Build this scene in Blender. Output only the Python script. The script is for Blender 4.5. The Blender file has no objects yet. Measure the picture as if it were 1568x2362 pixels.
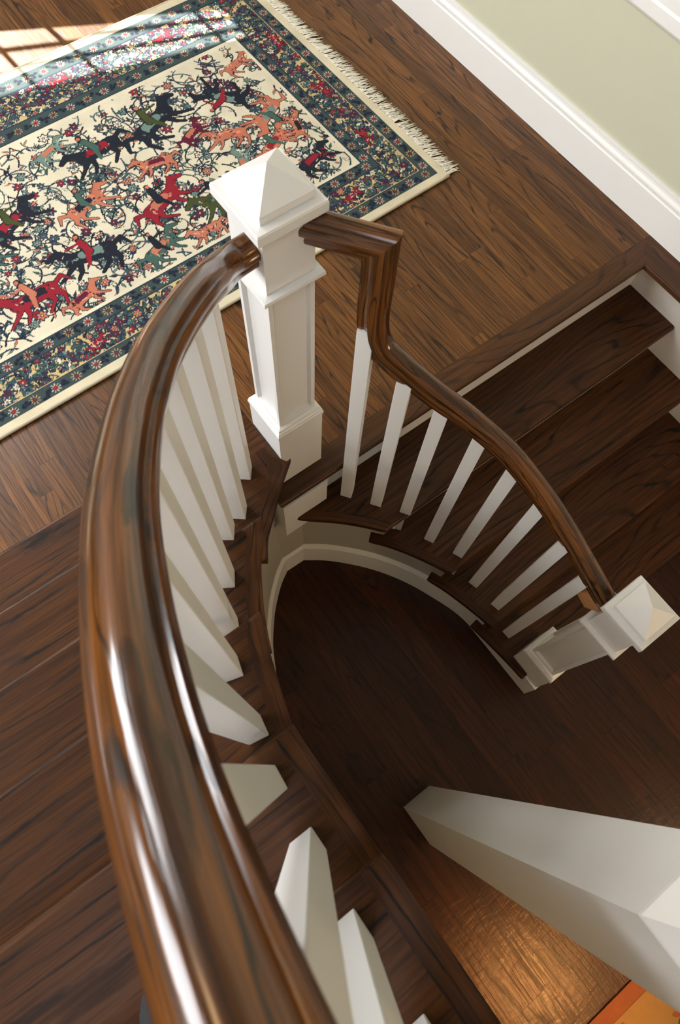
import bpy, bmesh, math, random
import numpy as np
from mathutils import Vector, Matrix
random.seed(7)
S = 2.0                      # the survey unit is two metres
SC = bpy.context.scene
COL = SC.collection
R = 0.0925                   # one rise (survey units)

# ------------------------------------------------------------------ camera
AX = ((0.8026821926881325, -0.5470081583864039, 0.2376623070663217),
      (-0.5952620755253432, -0.7594645169025844, 0.26244372541020033),
      (0.03693723030537692, -0.3521302631479418, -0.9352218553865862))
cam = bpy.data.cameras.new('camera')
cam_o = bpy.data.objects.new('camera', cam)
COL.objects.link(cam_o)
cam_o.matrix_world = Matrix(((AX[0][0], -AX[0][1], -AX[0][2], 0.0),
                             (AX[1][0], -AX[1][1], -AX[1][2], 0.0),
                             (AX[2][0], -AX[2][1], -AX[2][2], 1.0 * S),
                             (0, 0, 0, 1)))
cam.sensor_fit = 'HORIZONTAL'
cam.sensor_width = 24.0
cam.lens = 24.0 * 1554.86 / 1568.0
cam.clip_start = 0.02
cam.dof.use_dof = True
cam.dof.focus_distance = 2.2
cam.dof.aperture_fstop = 9.0
SC.camera = cam_o

# ------------------------------------------------------------------ light
SC.view_settings.view_transform = 'Standard'
SC.view_settings.look = 'None'
SC.view_settings.exposure = 0.14
SC.view_settings.gamma = 1.0
SC.view_settings.use_curve_mapping = False
world = bpy.data.worlds.new('world')
SC.world = world
world.use_nodes = True
wb = world.node_tree.nodes['Background']
wb.inputs[0].default_value = (0.80, 0.88, 1.0, 1)
wb.inputs[1].default_value = 0.02

def sun(name, direction, strength, color, angle):
    l = bpy.data.lights.new(name, 'SUN')
    l.energy = strength; l.color = color; l.angle = math.radians(angle)
    o = bpy.data.objects.new(name, l); COL.objects.link(o)
    o.rotation_euler = Vector(direction).to_track_quat('-Z', 'Y').to_euler()
    return o

def area(name, loc, target, sx, sy, power, color):
    l = bpy.data.lights.new(name, 'AREA')
    l.shape = 'RECTANGLE'; l.size = sx * S; l.size_y = sy * S
    l.energy = power; l.color = color
    o = bpy.data.objects.new(name, l); COL.objects.link(o)
    o.location = Vector(loc) * S
    o.rotation_euler = (Vector(target) - Vector(loc)).to_track_quat('-Z', 'Y').to_euler()
    return o

SUN_DIR = Vector((0.17, -0.985, -0.62)).normalized()
sun('sun', SUN_DIR, 48.0, (1.0, 0.93, 0.84), 0.6)
area('window_daylight_left', (-1.45, 1.0, 1.1), (0.35, 0.3, 0.0), 0.9, 0.8, 140, (0.90, 0.955, 1.0))
area('window_daylight_back', (-0.38, 2.12, 1.30), (0.1, 0.0, 0.4), 0.60, 0.80, 125, (0.93, 0.97, 1.0))
area('stair_cool_fill', (-0.62, -0.35, 1.95), (0.1, 0.2, 0.3), 0.6, 0.7, 30, (0.88, 0.94, 1.0))  # unseen cool fill, added to lift the faces turned from the windows

def bulb(name, loc, power, color, rad):
    l = bpy.data.lights.new(name, 'POINT')
    l.energy = power; l.color = color; l.shadow_soft_size = rad
    o = bpy.data.objects.new(name, l); COL.objects.link(o)
    o.location = Vector(loc) * S
    return o
sp = bpy.data.lights.new('lower_hall_downlight', 'SPOT')
sp.energy = 120; sp.color = (1.0, 0.43, 0.12); sp.shadow_soft_size = 0.10; sp.spot_size = math.radians(46); sp.spot_blend = 1.0
so = bpy.data.objects.new('lower_hall_downlight', sp); COL.objects.link(so)
so.location = Vector((0.165, -0.83, 0.30)) * S
so.rotation_euler = (Vector((0.085, -0.62, -0.46)) - Vector((0.165, -0.83, 0.30))).to_track_quat('-Z', 'Y').to_euler()
bulb('lower_stair_lamp', (0.62, -0.85, 0.12), 30, (1.0, 0.68, 0.38), 0.08)
bulb('rail_warm_light', (-0.33, 0.98, 1.50), 16, (1.0, 0.60, 0.28), 0.16)  # unseen warm light, added for the orange sheen on the near handrail

# ------------------------------------------------------------------ materials
class NT:
    def __init__(s, name):
        s.m = bpy.data.materials.new(name); s.m.use_nodes = True
        s.t = s.m.node_tree; s.b = s.t.nodes['Principled BSDF']
    def n(s, typ, **kw):
        x = s.t.nodes.new(typ)
        for k, v in kw.items(): setattr(x, k, v)
        return x
    def link(s, a, b): s.t.links.new(a, b)
    def inp(s, sock, v):
        if hasattr(v, 'is_output'): s.link(v, sock)
        else: sock.default_value = v
    def math(s, op, a, b=0.0, c=None):
        x = s.n('ShaderNodeMath', operation=op)
        s.inp(x.inputs[0], a); s.inp(x.inputs[1], b)
        if c is not None: s.inp(x.inputs[2], c)
        return x.outputs[0]
    def comb(s, a, b, c=0.0):
        x = s.n('ShaderNodeCombineXYZ')
        for i, v in enumerate((a, b, c)): s.inp(x.inputs[i], v)
        return x.outputs[0]
    def noise(s, vec, scale, detail=3, rough=0.55, dist=0.0):
        x = s.n('ShaderNodeTexNoise')
        s.link(vec, x.inputs['Vector'])
        x.inputs['Scale'].default_value = scale; x.inputs['Detail'].default_value = detail
        x.inputs['Roughness'].default_value = rough; x.inputs['Distortion'].default_value = dist
        return x.outputs[0]
    def white(s, vec):
        x = s.n('ShaderNodeTexWhiteNoise', noise_dimensions='3D')
        s.link(vec, x.inputs['Vector']); return x.outputs[0]
    def ramp(s, f, stops, interp='LINEAR'):
        x = s.n('ShaderNodeValToRGB'); cr = x.color_ramp; cr.interpolation = interp
        while len(cr.elements) < len(stops): cr.elements.new(0.5)
        for e, (p, c) in zip(cr.elements, stops):
            e.position = p; e.color = (c[0], c[1], c[2], 1) if not isinstance(c, (int, float)) else (c, c, c, 1)
        s.inp(x.inputs[0], f); return x.outputs[0]
    def mix(s, f, a, b, mode='MIX'):
        x = s.n('ShaderNodeMix', data_type='RGBA', blend_type=mode)
        s.inp(x.inputs[0], f); s.inp(x.inputs[6], a); s.inp(x.inputs[7], b)
        return x.outputs[2]
    def bump(s, h, strength, dist):
        x = s.n('ShaderNodeBump'); x.inputs['Strength'].default_value = strength
        x.inputs['Distance'].default_value = dist
        s.link(h, x.inputs['Height']); s.link(x.outputs[0], s.b.inputs['Normal'])

def wood(name, dark, mid, light, width=0.0, length=0.9, rough=0.33, vary=0.5, gap=0.0, scraped=0.0,
         ringf=9.0, contrast=0.75, coat=0.0, spec=0.3, lines=130.0, swirl=16.0):
    """stained oak; UV.x runs across the grain and UV.y along it, in metres"""
    t = NT(name)
    uv = t.n('ShaderNodeUVMap').outputs[0]
    sep = t.n('ShaderNodeSeparateXYZ'); t.link(uv, sep.inputs[0])
    u, v = sep.outputs[0], sep.outputs[1]
    oi = t.n('ShaderNodeObjectInfo').outputs['Random']
    if width:
        ub = t.math('DIVIDE', u, width)
        bi = t.math('FLOOR', ub)
        r1 = t.white(t.comb(bi, 3.7, 1.3))
        vb = t.math('ADD', t.math('DIVIDE', v, length), t.math('MULTIPLY', r1, 9.0))
        si = t.math('FLOOR', vb)
        rnd = t.white(t.comb(bi, si, 5.1))
        rnd2 = t.white(t.comb(si, bi, 8.4))
        fu = t.math('FRACT', ub); fv = t.math('FRACT', vb)
    else:
        rnd = t.math('MULTIPLY', oi, 1.0)
        rnd2 = t.math('FRACT', t.math('MULTIPLY', oi, 7.31))
    seed = t.math('MULTIPLY', rnd, 37.0)
    g = t.comb(t.math('MULTIPLY', u, ringf), t.math('MULTIPLY', v, ringf * 0.13), seed)
    n1 = t.noise(g, 1.0, 1.5, 0.45, 0.15)
    wig = t.noise(t.comb(t.math('MULTIPLY', u, 110.0), t.math('MULTIPLY', v, 24.0), seed), 1.0, 2.0, 0.6)
    par = t.math('MULTIPLY', u, lines)
    rings = t.math('PINGPONG', t.math('ADD', t.math('ADD', t.math('MULTIPLY', n1, swirl), t.math('MULTIPLY', wig, 0.55)), par), 1.0)
    line = t.ramp(rings, [(0.0, 1.0), (0.10, 0.92), (0.26, 0.08), (1.0, 0.0)])
    g2 = t.comb(t.math('MULTIPLY', u, 260.0), t.math('MULTIPLY', v, 7.0), seed)
    pores = t.ramp(t.noise(g2, 1.0, 2.0, 0.6), [(0.46, 0.0), (0.66, 1.0)])
    g3 = t.comb(t.math('MULTIPLY', u, 60.0), t.math('MULTIPLY', v, 2.2), seed)
    streak = t.noise(g3, 1.0, 3.0, 0.6)
    brk = t.ramp(t.noise(t.comb(t.math('MULTIPLY', u, 40.0), t.math('MULTIPLY', v, 5.0), seed), 1.0, 2.0), [(0.35, 0.25), (0.62, 1.0)])
    base = t.mix(t.ramp(streak, [(0.3, 0.0), (0.7, 1.0)]), mid, light)
    tone = t.math('ADD', t.math('MULTIPLY', rnd2, vary), 1.0 - vary * 0.62)
    base = t.mix(1.0, base, t.comb(tone, tone, tone), 'MULTIPLY')
    lf = t.math('MULTIPLY', t.math('MULTIPLY', line, brk), contrast)
    c = t.mix(lf, base, dark)
    c = t.mix(t.math('MULTIPLY', pores, 0.5 * contrast), c, dark)
    h = t.math('SUBTRACT', 1.0, t.math('ADD', t.math('MULTIPLY', line, 0.5), t.math('MULTIPLY', pores, 0.5)))
    if width and gap:
        e = t.math('MINIMUM', fu, t.math('SUBTRACT', 1.0, fu))
        e2 = t.math('MINIMUM', fv, t.math('SUBTRACT', 1.0, fv))
        ga = t.math('MAXIMUM', t.math('LESS_THAN', e, gap / width), t.math('LESS_THAN', e2, gap / length))
        c = t.mix(t.math('MULTIPLY', ga, 0.85), c, tuple(x * 0.35 for x in dark[:3]) + (1,))
        h = t.math('SUBTRACT', h, ga)
    if scraped:
        sc = t.noise(t.comb(t.math('MULTIPLY', u, 16.0), t.math('MULTIPLY', v, 55.0), seed), 1.0, 2.0, 0.5, 0.6)
        h = t.math('ADD', h, t.math('MULTIPLY', sc, scraped))
    t.link(c, t.b.inputs['Base Color'])
    rr = t.math('ADD', t.math('MULTIPLY', t.math('ADD', line, pores), 0.07), rough)
    t.link(rr, t.b.inputs['Roughness'])
    t.b.inputs['Coat Weight'].default_value = coat
    t.b.inputs['Specular IOR Level'].default_value = spec
    t.b.inputs['Coat Roughness'].default_value = 0.12
    t.bump(h, 0.25, 0.0006 if not scraped else 0.0016)
    return t.m

def paint(name, color, rough=0.4, mottled=0.012):
    t = NT(name)
    co = t.n('ShaderNodeTexCoord').outputs['Object']
    n = t.noise(co, 14.0, 4.0)
    a = tuple(x * (1 - mottled * 3) for x in color) + (1,)
    c = t.mix(n, a, tuple(color) + (1,))
    t.link(c, t.b.inputs['Base Color'])
    t.b.inputs['Roughness'].default_value = rough
    t.bump(t.noise(co, 160.0, 2.0), 0.08, 0.0008)
    return t.m

def c3(*a): return tuple(a) + (1,)
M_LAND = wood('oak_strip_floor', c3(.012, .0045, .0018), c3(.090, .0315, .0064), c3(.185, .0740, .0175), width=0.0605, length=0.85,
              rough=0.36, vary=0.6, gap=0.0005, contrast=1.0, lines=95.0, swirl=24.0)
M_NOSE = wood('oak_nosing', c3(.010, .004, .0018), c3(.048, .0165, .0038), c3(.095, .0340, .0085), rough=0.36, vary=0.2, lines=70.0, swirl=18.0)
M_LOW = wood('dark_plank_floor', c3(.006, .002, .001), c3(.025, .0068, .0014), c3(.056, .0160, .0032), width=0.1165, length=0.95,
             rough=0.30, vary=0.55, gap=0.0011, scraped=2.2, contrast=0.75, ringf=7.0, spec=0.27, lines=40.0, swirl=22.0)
M_TREAD = wood('oak_tread', c3(.006, .0024, .0011), c3(.038, .0118, .0022), c3(.084, .0275, .0052), rough=0.40, vary=0.3, contrast=1.0, ringf=6.0,
               spec=0.20, lines=60.0, swirl=26.0)
M_RAIL = wood('oak_handrail', c3(.006, .0025, .0012), c3(.017, .0055, .0016), c3(.250, .084, .0155), rough=0.12, vary=0.1, contrast=0.95,
              coat=0.3, ringf=30.0, spec=0.45, lines=60.0, swirl=9.0)
M_FILLET = wood('bare_wood_fillet', c3(.20, .08, .03), c3(.42, .19, .07), c3(.55, .27, .11), rough=0.5, vary=0.1, contrast=0.3)
M_WHITE = paint('white_paint', (0.77, 0.75, 0.72), 0.32)
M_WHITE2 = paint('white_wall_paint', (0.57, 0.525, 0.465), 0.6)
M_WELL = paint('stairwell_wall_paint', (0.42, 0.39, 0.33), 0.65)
M_TRIM = paint('white_trim_paint', (0.82, 0.80, 0.76), 0.35)
M_GREEN = paint('sage_green_wall_paint', (0.57, 0.56, 0.415), 0.7)
M_BIND = paint('cream_wool_binding', (0.62, 0.54, 0.38), 0.95, 0.1)
M_FRINGE = paint('cream_cotton_fringe', (0.82, 0.76, 0.62), 0.95, 0.05)
M_BLACK = paint('black_leather', (0.010, 0.010, 0.011), 0.85)

# ------------------------------------------------------------------ mesh helpers
def tag(o, label=None, cat=None, group=None, kind=None):
    for k, v in (('label', label), ('category', cat), ('group', group), ('kind', kind)):
        if v: o[k] = v
    return o

def link_mesh(name, bm, mat, parent=None, smooth=False, recalc=True):
    if recalc: bmesh.ops.recalc_face_normals(bm, faces=bm.faces)
    me = bpy.data.meshes.new(name); bm.to_mesh(me); bm.free()
    if smooth:
        for p in me.polygons: p.use_smooth = True
    me.materials.append(mat)
    o = bpy.data.objects.new(name, me); COL.objects.link(o)
    if parent:
        o.parent = parent
        o.matrix_parent_inverse = Matrix.Translation(-Vector(parent.location))
    return o

def thing(name, loc, label, cat, group=None):
    o = bpy.data.objects.new(name, None); COL.objects.link(o)
    o.location = Vector(loc) * S
    o.empty_display_size = 0.05
    return tag(o, label, cat, group)

def V(x, y, z): return Vector((x * S, y * S, z * S))

def box(bm, x0, x1, y0, y1, z0, z1, bev=0.0):
    vs = [bm.verts.new(V(x, y, z)) for z in (z0, z1) for y in (y0, y1) for x in (x0, x1)]
    fs = [(0, 2, 3, 1), (4, 5, 7, 6), (0, 1, 5, 4), (2, 6, 7, 3), (0, 4, 6, 2), (1, 3, 7, 5)]
    faces = [bm.faces.new([vs[i] for i in f]) for f in fs]
    if bev:
        es = list({e for f in faces for e in f.edges})
        bmesh.ops.bevel(bm, geom=es, offset=bev * S, segments=2, affect='EDGES', profile=0.6)
    return faces

def project_uv(me, along):
    """planar UV in metres: v along `along` ('x' or 'y'), vertical faces use z across"""
    uvl = me.uv_layers.new(name='UVMap')
    for p in me.polygons:
        n = p.normal
        for li in p.loop_indices:
            c = me.vertices[me.loops[li].vertex_index].co
            if along == 'y': a, b = c.x, c.y
            elif along == 'x': a, b = c.y, c.x
            if abs(n.z) < 0.5: a = a + c.z
            uvl.data[li].uv = (a, b)

def prism(bm, pts, z0, z1, bev=0.0, seg=3, sel=None):
    lo = [bm.verts.new(V(x, y, z0)) for x, y in pts]
    hi = [bm.verts.new(V(x, y, z1)) for x, y in pts]
    n = len(pts)
    bm.faces.new(list(reversed(lo))); top = bm.faces.new(hi)
    for i in range(n): bm.faces.new((lo[i], lo[(i + 1) % n], hi[(i + 1) % n], hi[i]))
    if bev:
        es = [e for e in top.edges] + [e for e in bm.edges if all(abs(v.co.z - z0 * S) < 1e-6 for v in e.verts)]
        if sel: es = [e for e in es if sel(*(((e.verts[0].co + e.verts[1].co) / 2 / S)[:2]))]
        bmesh.ops.bevel(bm, geom=list(set(es)), offset=bev * S, segments=seg, affect='EDGES', profile=0.5)

def spline(pts, n=8):
    """Catmull-Rom through the points"""
    P = [Vector(p) for p in pts]
    P = [P[0] * 2 - P[1]] + P + [P[-1] * 2 - P[-2]]
    out = []
    for i in range(1, len(P) - 2):
        a, b, c, d = P[i - 1], P[i], P[i + 1], P[i + 2]
        for k in range(n):
            t = k / n
            out.append(0.5 * ((2 * b) + (c - a) * t + (2 * a - 5 * b + 4 * c - d) * t * t + (3 * b - a - 3 * c + d) * t ** 3))
    out.append(P[-2])
    return out

def offset2(pts, d):
    """offset a plan polyline to its left by d"""
    out = []
    for i, p in enumerate(pts):
        a = Vector(pts[max(i - 1, 0)]); b = Vector(pts[min(i + 1, len(pts) - 1)])
        t = (b - a); t = t / max(t.length, 1e-9)
        out.append((p[0] - t[1] * d, p[1] + t[0] * d))
    return out

# ------------------------------------------------------------------ plan curves (survey units)
# inner ends of the treads of the upper flight, and of the lower flight
CU = [(.1996, .329), (.166, .303), (.1378, .2779), (.112, .2545), (.0934, .2277), (.0732, .2014), (.0497, .161),
      (.0307, .1177), (.0138, .0685), (.0055, .033), (.0045, -.02), (.0050, -.07), (.0055, -.12), (.0055, -.19), (.0055, -.26), (.0055, -.34), (.0055, -.42), (.0055, -.5)]
CU_F = [tuple(p)[:2] for p in spline([(a, b, 0) for a, b in CU], 5)]
WELL_L = [(.192, .366), (.162, .347), (.125, .314), (.0985, .2835), (.0735, .250), (.0530, .213), (.0320, .170), (.0110, .118),
          (-.004, .070), (-.0125, .030), (-.0145, -.03), (-.0145, -.11), (-.0145, -.2), (-.0145, -.3), (-.0145, -.42), (-.0145, -.55)]
WELL_R = [(.236, .365), (.275, .336), (.3103, .3014), (.3435, .263), (.3723, .2214), (.398, .174), (.4187, .1238), (.4335, .083),
          (.4421, .0440), (.4432, .0), (.4434, -.150)]
YU = {1: .482, 2: .3660, 3: .2525, 4: .1415, 5: .0338, 6: -.0640, 7: -.172, 8: -.284, 9: -.396}
YD = {0: .3425, 1: .2327, 2: .1175, 3: -.0040, 4: -.120}
XL, XR, XW = -0.80, 1.050, 1.083
TH = .0135

def curve_between(cv, y_hi, y_lo):
    """points of a plan curve with y falling from y_hi to y_lo, end points interpolated"""
    out = []
    for (ax, ay), (bx, by) in zip(cv[:-1], cv[1:]):
        if ay >= y_hi >= by and ay != by:
            t = (ay - y_hi) / (ay - by); out.append((ax + (bx - ax) * t, y_hi))
        if y_lo < by < y_hi: out.append((bx, by))
        if ay >= y_lo >= by and ay != by:
            t = (ay - y_lo) / (ay - by); out.append((ax + (bx - ax) * t, y_lo)); break
    res = []
    for p in out:
        if not res or abs(p[0] - res[-1][0]) + abs(p[1] - res[-1][1]) > .0022: res.append(p)
    if out and len(res) > 1 and res[-1] != out[-1]: res[-1] = out[-1]
    return res

# ------------------------------------------------------------------ the setting
def struct(name, bm, mat, uv=None, smooth=False):
    o = link_mesh(name, bm, mat, smooth=smooth)
    if uv: project_uv(o.data, uv)
    return tag(o, kind='structure')

bm = bmesh.new()
prism(bm, [(-1.6, .3892), (-1.6, 3.2), (XW, 3.2), (XW, .3892)], -.16, 0)
struct('floor_landing', bm, M_LAND, 'y')
bm = bmesh.new()
prism(bm, [(.185, .3425), (.3045, .3425), (.3510, .3890), (.185, .3890)], -TH, .0003, .0045, 3, lambda x, y: y < .345)
struct('trim_1', bm, M_NOSE, 'x')
bm = bmesh.new()
prism(bm, [(.3047, .3425), (1.0154, .3425), (1.0619, .3890), (.3512, .3890)], -TH, .0003, .0045, 3, lambda x, y: y < .345)
struct('trim_2', bm, M_NOSE, 'x')
bm = bmesh.new()
prism(bm, [(1.0154, -.9), (1.0830, -.9), (1.0830, .3890), (1.0621, .3890), (1.0154, .3423)], -TH, .0003, .0045, 3, lambda x, y: x < 1.017)
struct('trim_3', bm, M_NOSE, 'y')
bm = bmesh.new(); box(bm, 1.048, XW, -.9, .360, -.16, -TH - .0002)
struct('floor_edge', bm, M_WHITE2)
# lower floor
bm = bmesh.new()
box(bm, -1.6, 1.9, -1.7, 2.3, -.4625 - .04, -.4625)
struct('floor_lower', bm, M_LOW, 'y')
# walls
bm = bmesh.new(); box(bm, XW, XW + .06, -1.7, 3.2, 0.0, 2.3)
struct('wall_right', bm, M_GREEN)
bm = bmesh.new(); box(bm, 1.0485, XW, -.9, .360, -.4625, -.0002 - TH)
struct('wall_lower_right', bm, M_WHITE2)
bm = bmesh.new(); box(bm, -1.66, -1.6, -1.76, 3.3, -.4625, 2.3)
struct('wall_left', bm, M_WHITE2)
bm = bmesh.new(); box(bm, -1.66, XW + .9, -1.76, -1.7, -.4625, 2.3)
struct('wall_front', bm, M_WHITE2)
bm = bmesh.new(); box(bm, -1.66, XW + .9, -1.76, 3.3, 2.3, 2.36)
struct('ceiling', bm, M_WHITE2)
# baseboard on the green wall: flat board with an ogee cap
def moulding(profile, axis_pts, name, mat):
    bm = bmesh.new()
    n = len(profile); rows = []
    for (x, y, nx, ny) in axis_pts:
        rows.append([bm.verts.new(V(x + nx * p, y + ny * p, z)) for p, z in profile])
    for a, b in zip(rows[:-1], rows[1:]):
        for i in range(n - 1): bm.faces.new((a[i], a[i + 1], b[i + 1], b[i]))
    bm.faces.new(rows[0]); bm.faces.new(list(reversed(rows[-1])))
    return bm
pb = [(0, 0), (.0085, 0), (.0085, .066), (.0068, .068), (.0068, .072), (.0088, .0745), (.0082, .078), (.0045, .082), (.0038, .087), (.0045, .089), (.0040, .0925), (0, .0925)]
struct('baseboard_right', moulding(pb, [(XW, -.9, -1, 0), (XW, 3.2, -1, 0)], 'b', M_TRIM), M_TRIM)
pc = [(0, .296), (.009, .296), (.011, .300), (.011, .318), (.0085, .322), (.0085, .36), (.012, .365), (.012, .385), (0, .385)]
struct('trim_4', moulding(pc, [(XW, -.9, -1, 0), (XW, 3.2, -1, 0)], 'b', M_TRIM), M_TRIM)

# curved walls below the two flights
def curved_wall(name, cv, tops, mat, thick, z0=-.4625, left=True):
    bm = bmesh.new()
    off = offset2(cv, thick if left else -thick)
    rows = []
    for (p, q, zt) in zip(cv, off, tops):
        rows.append([bm.verts.new(V(p[0], p[1], z0)), bm.verts.new(V(p[0], p[1], zt)), bm.verts.new(V(q[0], q[1], zt)), bm.verts.new(V(q[0], q[1], z0))])
    for a, b in zip(rows[:-1], rows[1:]):
        for i in range(4): bm.faces.new((a[i], a[(i + 1) % 4], b[(i + 1) % 4], b[i]))
    bm.faces.new(rows[0]); bm.faces.new(list(reversed(rows[-1])))
    return bm
def dense(cv, n=6): return [tuple(p)[:2] for p in spline([(a, b, 0) for a, b in cv], n)]
WLf, WRf = dense(WELL_L), dense(WELL_R)          # face of the baseboard
WLd, WRd = offset2(WLf, -.0070), offset2(WRf, .0070)   # face of the wall
def top_u(y):      # underside of whatever tread covers this y
    k = max([i for i in YU if YU[i] - .013 >= y] or [0])
    return k * R - TH if k else -TH
def top_d(y):
    k = min([i for i in YD if YD[i] + .004 <= y] or [4])
    return -k * R - TH
def stepped(cv, f):
    pts, zs = [], []
    for i, p in enumerate(cv):
        z = f(p[1])
        if pts and abs(z - zs[-1]) > 1e-6:
            a, b = pts[-1], p; lo, hi = 0.0, 1.0
            for _ in range(14):
                m = (lo + hi) / 2
                if abs(f(a[1] + (b[1] - a[1]) * m) - zs[-1]) < 1e-6: lo = m
                else: hi = m
            q = lambda t: (a[0] + (b[0] - a[0]) * t, a[1] + (b[1] - a[1]) * t)
            pts += [q(lo), q(hi + .002)]; zs += [zs[-1], z]
        pts.append(p); zs.append(z)
    return pts, zs
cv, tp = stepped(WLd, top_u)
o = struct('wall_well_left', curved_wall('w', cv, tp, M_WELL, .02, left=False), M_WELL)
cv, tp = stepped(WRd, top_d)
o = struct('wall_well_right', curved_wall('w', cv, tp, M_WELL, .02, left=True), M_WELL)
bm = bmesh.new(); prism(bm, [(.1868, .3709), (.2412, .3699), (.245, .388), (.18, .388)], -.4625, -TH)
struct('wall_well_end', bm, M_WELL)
# baseboard round the foot of the well
well = [(x, y) for x, y in reversed(WLf)] + WRf
bm = bmesh.new()
prof = [(-.0085, -.4625), (.0, -.4625), (.0, -.3775), (-.0055, -.3665), (-.0060, -.3645), (-.0085, -.3645)]
rows = []
for i, p in enumerate(well):
    a = Vector(well[max(i - 1, 0)]); b = Vector(well[min(i + 1, len(well) - 1)])
    t = (b - a).normalized(); nx, ny = t[1], -t[0]
    k = 1.0
    low = p[0] > .4 and p[1] < .030      # passes below the bottom tread
    rows.append([bm.verts.new(V(p[0] + nx * d * k, p[1] + ny * d * k, min(z, -.3850) if low else z)) for d, z in prof])
for a, b in zip(rows[:-1], rows[1:]):
    for i in range(len(prof) - 1): bm.faces.new((a[i], a[i + 1], b[i + 1], b[i]))
struct('baseboard_well', bm, M_TRIM)
# panel below the landing nosing, in front of the main newel
bm = bmesh.new(); box(bm, .1870, .2735, .3405, .3700, -.145, -TH - .0003)
struct('trim_5', bm, M_WHITE)
# riser under the landing
bm = bmesh.new(); box(bm, .2735, 1.0485, .3590, .3700, -R, -TH - .0003)
struct('trim_6', bm, M_WHITE)

# ------------------------------------------------------------------ staircases
def curve_strip_uv(me, cv):
    """UV along the curve for a return nosing"""
    pts = [Vector((p[0] * S, p[1] * S)) for p in cv]
    acc = [0.0]
    for a, b in zip(pts[:-1], pts[1:]): acc.append(acc[-1] + (b - a).length)
    uvl = me.uv_layers.new(name='UVMap')
    for l in me.loops:
        c = me.vertices[l.vertex_index].co; q = Vector((c.x, c.y))
        best = None
        for i, (a, b) in enumerate(zip(pts[:-1], pts[1:])):
            d = b - a; L = max(d.length, 1e-9); t = max(0, min(1, (q - a).dot(d) / L / L))
            dist = (q - a - d * t).length
            if best is None or dist < best[0]: best = (dist, acc[i] + L * t)
        uvl.data[l.index].uv = (best[0] + c.z, best[1])

def outer_of(inner):
    """true for edges that do not run along the joint with the board"""
    def f(x, y):
        best = 9.0
        for a, b in zip(inner[:-1], inner[1:]):
            d = (b[0] - a[0], b[1] - a[1]); L = max(d[0] ** 2 + d[1] ** 2, 1e-12)
            t = max(0, min(1, ((x - a[0]) * d[0] + (y - a[1]) * d[1]) / L))
            best = min(best, math.hypot(a[0] + d[0] * t - x, a[1] + d[1] * t - y))
        return best > .003
    return f

def tread(parent, edge, y_front, y_back, z, x_far, inset, name_i, extra=None):
    """edge: plan points of the inner end, from the high-y end to the low-y end"""
    lo_first = edge
    inner = offset2(edge, inset)
    ins = [p for p in inner if min(y_front, y_back) - .0001 <= p[1] <= max(y_front, y_back) + .0001]
    yh, yl = max(y_front, y_back), min(y_front, y_back)
    inner_c = curve_between(inner if inner[0][1] >= inner[-1][1] else inner[::-1], yh, yl) or ins
    if inner_c[0][1] < yh - 1e-4: inner_c = [(inner_c[0][0], yh)] + inner_c
    if inner_c[-1][1] > yl + 1e-4: inner_c = inner_c + [(inner_c[-1][0], yl)]
    ded = []
    for p in inner_c:
        if not ded or (abs(p[0] - ded[-1][0]) + abs(p[1] - ded[-1][1])) > .0012: ded.append(p)
    poly = [(x_far, yh)] + ded + [(x_far, yl)]
    bm = bmesh.new(); prism(bm, poly, z - TH, z, .0045, 3, lambda x, y: abs(y - y_front) < .0012)
    t = link_mesh('tread', bm, M_TREAD, parent); project_uv(t.data, 'x')
    bm = bmesh.new()
    clip = [p for p in inner if p[1] < yh - 1e-4]
    x_at = inner_c[0][0]
    inner = [(x_at, yh)] + clip
    strip = list(edge) + list(reversed(inner))
    prism(bm, strip, z - TH, z + .0003, .0040, 3, outer_of(inner))
    r = link_mesh('return_nosing', bm, M_TREAD, t, recalc=True)
    r.matrix_parent_inverse = Matrix.Translation(-Vector(parent.location))
    r.matrix_parent_inverse = Matrix.Identity(4)
    curve_strip_uv(r.data, edge)
    return t

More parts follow.
